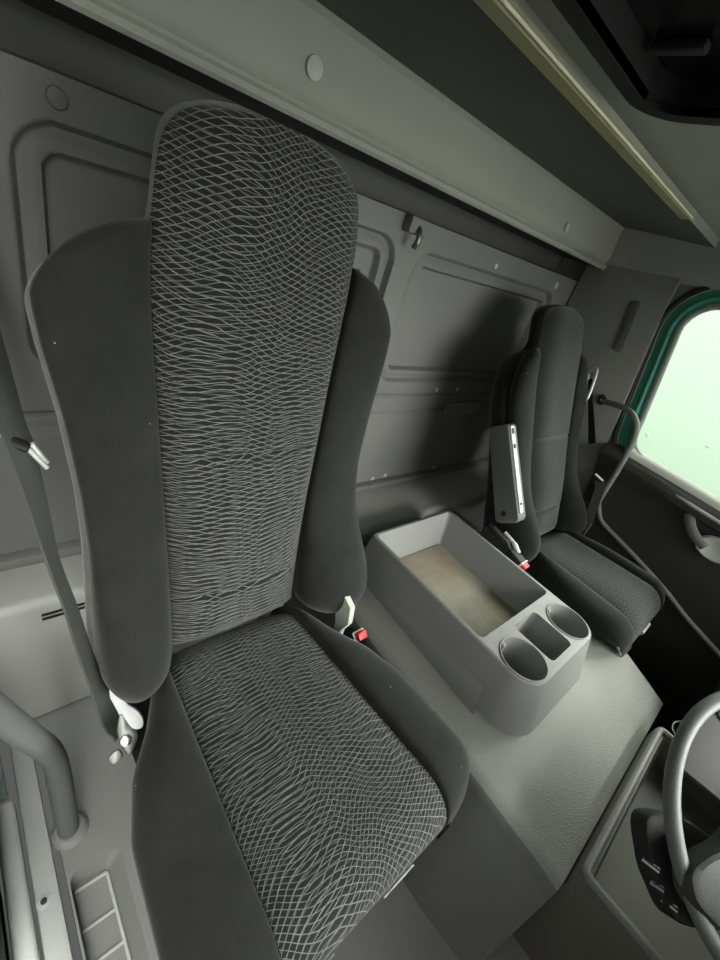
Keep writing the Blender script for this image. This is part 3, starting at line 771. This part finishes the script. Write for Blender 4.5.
# ================================================================== CONSOLE
co = thing('cup_holder_console', (.98, .31, -.845), 'grey plastic console with open tray and two cup holders between the seats', 'console')
def rr(x0, x1, y0, y1, r): return roundpoly([Vector(q) for q in ((x0, y0), (x1, y0), (x1, y1), (x0, y1))], r, 0, 10)
zb, zt = -.8448, -.718
def outl(k):
    return rr(.772+.03*k, 1.197-.027*k, -.005+.040*k, .590-.006*k, [.085-.024*k, .085-.024*k, .02, .02])
b = NB(); o0, o1_, = outl(0), outl(1)
def L3(A_, B_, k): return [Vector((a.x+(c.x-a.x)*k, a.y+(c.y-a.y)*k)) for a, c in zip(A_, B_)]
ctr = Vector((.983, .31))
def inset(A_, d): return [ctr+(a-ctr)*(1-d/(a-ctr).length) for a in A_]
loft(b, [[Vector((a.x, a.y, zb)) for a in o0], [Vector((a.x, a.y, zb+(zt-.006-zb))) for a in L3(o0, o1_, .97)], [Vector((a.x, a.y, zt-.0015)) for a in inset(o1_, .0015)], [Vector((a.x, a.y, zt)) for a in inset(o1_, .006)]])
cuts = []
c1 = NB(); ta, tb_ = rr(.868, 1.102, .205, .530, .012), rr(.8125, 1.158, .186, .574, .016)
loft(c1, [[Vector((a.x, a.y, -.806)) for a in ta], [Vector((a.x, a.y, zt+.001)) for a in tb_], [Vector((a.x, a.y, zt+.02)) for a in tb_]]); cuts.append(c1)
c2 = NB(); loft(c2, [[Vector((a.x, a.y, -.80)) for a in rr(.938, 1.034, .062, .160, .012)], [Vector((a.x, a.y, zt+.01)) for a in rr(.930, 1.042, .054, .170, .014)]]); cuts.append(c2)
for x in (.866, 1.106):
    c = NB(); lathe(c, [(0, 0), (.046, 0), (.055, .10), (.055, .12)], (x, .100, zt-.10), (0, 0, 1), 40); cuts.append(c)
body = obj('console_body', boolean(b, cuts), 'cons', co, 40)
b = NB(); prism(b, rr(.871, 1.099, .208, .527, .012), lambda q: Vector((q.x, q.y, -.8065)), lambda q: Vector((q.x, q.y, -.8035))); obj('tray_floor', b, 'mat', co, label='dusty beige-stained tray floor')
for x in (.866, 1.106):
    b = NB(); pr = [(.0550, -.004), (.0580, -.004), (.0588, .001), (.0578, .003), (.0562, .003), (.0550, .001)]
    rows = [[Vector((x+r_*math.cos(2*math.pi*k/40), .100+r_*math.sin(2*math.pi*k/40), zt+h_)) for r_, h_ in pr] for k in range(40)]
    loft(b, rows+[rows[0]], True, False); bmesh.ops.remove_doubles(b, verts=b.verts, dist=1e-6); obj('cup_rim', b, 'cons', co)
    for a in (3.6, 1.6):
        b = NB(); box(b, (-.005, -.004, -.060), (.005, .004, -.008), .002)
        xform(b, Matrix.Translation((x+.050*math.cos(a), .100+.050*math.sin(a), zt)) @ Matrix.Rotation(a-math.pi/2, 4, 'Z')); obj('cup_rib', b, 'cons', co)

b = NB(); loft(b, [[Vector(q) for q in ((.772, .50, -.846), (.775, .50, -.835), (.790, .50, -.80))], [Vector(q) for q in ((.752, .10, -.846), (.752, .10, -.838), (.783, .12, -.79))]]); obj('side_flange', b, 'cons', co)
# ================================================================== DASH, TRAY, WHEEL
tr = thing('dash_tray', (1.0, -.4, -.95), 'dark open tray with a raised grey rim left of the steering wheel', 'tray')
tx0, tx1, ty0, ty1, tz = .727, 1.258, -.485, -.204, -.885
b = NB(); box(b, (tx0, ty0, ZF), (tx1, ty1, tz-.004), .006)
cut = NB(); loft(cut, [[Vector((a.x, a.y, tz-.085)) for a in rr(tx0+.035, tx1-.03, ty0+.01, ty1-.045, .01)], [Vector((a.x, a.y, tz+.01)) for a in rr(tx0+.016, tx1-.016, ty0+.01, ty1-.016, .01)]])
obj('tray_body', boolean(b, [cut]), 'tray', tr)
b = NB(); rim_p = lerp((tx0+.007, ty0, tz), (tx0+.007, ty1-.02, tz), 3)+smoothpath([(tx0+.007, ty1-.02, tz), (tx0+.011, ty1-.010, tz), (tx0+.022, ty1-.007, tz)], 4)+lerp((tx0+.03, ty1-.007, tz), (tx1-.02, ty1-.007, tz), 4)+smoothpath([(tx1-.02, ty1-.007, tz), (tx1-.009, ty1-.011, tz), (tx1-.007, ty1-.02, tz)], 4)+lerp((tx1-.007, ty1-.03, tz), (tx1-.007, ty0, tz), 3)
tube(b, rim_p, .0085, 10); obj('tray_rim', b, 'rim', tr)
b = NB(); cr = Vector((1.262, -.243, tz+.034)); ra, rb = Vector((.24, .97, 0)), Vector((.45, -.11, .88))
tube(b, [cr+ra*.020*math.cos(a)+rb*.020*math.sin(a) for a in np.linspace(0, 2*math.pi, 30, endpoint=False)], .0028, 8, True); obj('wire_ring', b, 'chrome', tr, label='thin pale ring at the tray corner')

da = thing('dashboard', (.7, -.75, -.9), 'dark dashboard with a round finned air vent behind the steering wheel', 'dashboard')
b = NB(); box(b, (.02, -.95, ZF+.005), (1.85, -.50, -.58), .03, 3)
obj('dash_body', b, 'dark', da)
b = NB(); box(b, (1.30, -.505, -.86), (1.72, -.27, -.815), .012); obj('dash_shelf', b, 'black', da)
for k in range(3):
    b = NB(); box(b, (1.32+.10*k, -.50, -.816), (1.33+.10*k, -.28, -.809), .003); obj('shelf_rib', b, 'rim', da)
b = NB(); vc = (1.40, -.33, -.815)
lathe(b, [(.050, 0), (.056, 0), (.056, .012), (.052, .015), (.047, .010), (.047, 0)], vc, (-.2, .1, 1), 30); vent = obj('air_vent', b, 'black', da)
for k in range(9):
    b = NB(); box(b, (.012, -.0015, .004), (.047, .0015, .011)); xform(b, Matrix.Translation(vc) @ Matrix.Rotation(2*math.pi*k/9, 4, 'Z')); obj('vent_fin', b, 'sill', vent)
# steering wheel
wc = Vector((.92, -.371, -.656)); wn = Vector((-.376, -.433, .819)).normalized()
e1 = Vector((0, 1, 0)).cross(wn).normalized(); e2 = wn.cross(e1); WR = .2235
def Wp(x, y, h): return wc+e1*x+e2*y+wn*h
sw_ = thing('steering_wheel', tuple(wc), 'grey steering wheel with a wide hub pad at the lower right edge', 'steering wheel')
b = NB(); tube(b, [Wp(WR*math.cos(a), WR*math.sin(a), 0) for a in np.linspace(0, 2*math.pi, 96, endpoint=False)], .0125, 16, True); obj('wheel_rim', b, 'wheel', sw_)
hub = [Vector(q) for q in ((-.10, .094), (-.15, .113), (-.188, .122), (-.206, .112), (-.216, .093), (-.214, .070), (-.200, .030), (-.13, -.08), (.02, -.12), (.11, -.06), (.10, .04), (.0, .085))]
hp_ = [Vector((p.x, p.y)) for p in smoothpath([(q.x, q.y, 0) for q in hub], 5, True)]
b = NB(); slab(b, hp_, lambda p_, h: Wp(p_.x, p_.y, -.012+h), .036, .014); obj('hub_pad', b, 'hub', sw_)
for pl in (((-.078, .214), (-.040, .085), (.06, .075), (.055, .218)), ((.215, .06), (.09, .05), (.08, -.06), (.20, -.10)), ((-.05, -.22), (-.06, -.09), (.05, -.09), (.09, -.205))):
    b = NB(); slab(b, [Vector(q) for q in pl], lambda p_, h: Wp(p_.x, p_.y, -.022+h), .016, .003); obj('spoke', b, 'dark', sw_)
b = NB(); tube(b, smoothpath([Wp(0, 0, -.02), Wp(-.01, -.02, -.07), (.955, -.44, -.78), (1.0, -.496, -.84)], 5), .04, 16); obj('column', b, 'dark', sw_)
cw = [Vector((q.x, q.y)) for q in smoothpath([(a*.925, c*.925, 0) for a, c in ((-.240, .03), (-.236, .09), (-.214, .132), (-.165, .170), (-.10, .10), (-.08, .0), (-.15, -.05))], 5, True)]
b = NB(); slab(b, cw, lambda p_, h: Wp(p_.x, p_.y, -.085+h), .035, .008); band = obj('band_below_rim', b, 'black', sw_)  # black slab that follows the rim below the wheel
for (x, y, l) in ((-.206, .122, .020), (-.219, .093, .012), (-.221, .066, .016)):
    b = NB(); tube(b, [Wp(x, y, -.062), Wp(x+.004, y-l, -.047)], .0045, 8); obj('switch_pin', b, 'chrome', band)

# ================================================================== FAR FOOTWELL
b = NB(); box(b, (1.50, -.495, ZF+.0005), (1.87, .02, ZF+.012), .005); fm = obj('footwell_shade_sheet', b, 'black'); tag(fm, 'black sheet added as shade over the far footwell floor below the far window', 'shade sheet')  # thin black sheet added to darken the floor where shade falls

# ================================================================== LIGHT, CAMERA
w = bpy.data.worlds.new('daylight'); SC.world = w; w.use_nodes = True
t = w.node_tree; bg = t.nodes['Background']; bg.inputs[0].default_value = (1, 1, .98, 1)
tc = N(t, 'ShaderNodeTexCoord'); sx = N(t, 'ShaderNodeSeparateXYZ'); t.links.new(tc.outputs['Generated'], sx.inputs[0])
fwdl = math_n(t, 'MULTIPLY_ADD', math_n(t, 'MAXIMUM', math_n(t, 'MULTIPLY', sx.outputs[1], -1.), 0.), 5.0, math_n(t, 'MULTIPLY_ADD', math_n(t, 'MAXIMUM', sx.outputs[2], 0.), 7.0, .6))      # brighter towards the open front of the hall
up = N(t, 'ShaderNodeMapRange', interpolation_type='SMOOTHSTEP'); t.links.new(sx.outputs[2], up.inputs[0])
for i, v in enumerate((-.25, .15, .10, 1.)): up.inputs[i+1].default_value = v                                    # dark ground below the horizon
lf = N(t, 'ShaderNodeMapRange', interpolation_type='SMOOTHSTEP'); t.links.new(sx.outputs[0], lf.inputs[0])
for i, v in enumerate((-.6, .22, .09, 1.)): lf.inputs[i+1].default_value = v                                    # left sky dimmed, standing in for a body that blocks the open door
rt = math_n(t, 'MULTIPLY', math_n(t, 'MAXIMUM', sx.outputs[0], 0.), 4.5)                                          # and the bright side beyond the far window
t.links.new(math_n(t, 'MULTIPLY', math_n(t, 'MULTIPLY', math_n(t, 'ADD', fwdl, rt), up.outputs[0]), lf.outputs[0]), bg.inputs[1])
def portal(name, loc, rot, sx, sy):
    l = bpy.data.lights.new(name, 'AREA'); l.shape = 'RECTANGLE'; l.size = sx; l.size_y = sy
    l.cycles.is_portal = True
    o = link(bpy.data.objects.new(name, l)); o.location = W(loc); o.rotation_euler = rot; return o
R90 = math.pi/2
portal('windscreen_daylight', (1.25, -.96, -.17), (R90, 0, math.pi), 1.3, .84)
portal('driver_door_daylight', (-.12, -.15, -.4), (R90, 0, -R90), 1.4, 1.5)

portal('far_window_daylight', (1.985, -.03, -.13), (R90, 0, R90), .9, .58)
c = bpy.data.cameras.new('camera'); cam = link(bpy.data.objects.new('camera', c))
f = 428.
def ax(v): return Vector((v[0]-360, v[1]-480, f)).normalized()
aX = ax((840, 387)); aD = ax((115, 1190)); aD = (aD-aX*aX.dot(aD)).normalized(); aZ = -aD; aY = aZ.cross(aX)
Rm = Matrix((aX, aY, aZ))                    # camera (right, down, forward) -> cab axes
right, down, fwd = Rm.col[0], Rm.col[1], Rm.col[2]
mat = Matrix.Identity(4)
for i in range(3):
    mat[i][0] = right[i]; mat[i][1] = -down[i]; mat[i][2] = -fwd[i]
mat[2][3] = H
cam.matrix_world = mat
c.sensor_fit = 'VERTICAL'; c.sensor_height = 36; c.sensor_width = 27; c.lens = f/960*36; c.clip_start = .01
SC.camera = cam
vs = SC.view_settings; vs.view_transform = 'Standard'; vs.look = 'None'; vs.gamma = 1; vs.use_curve_mapping = False; vs.exposure = 1.1
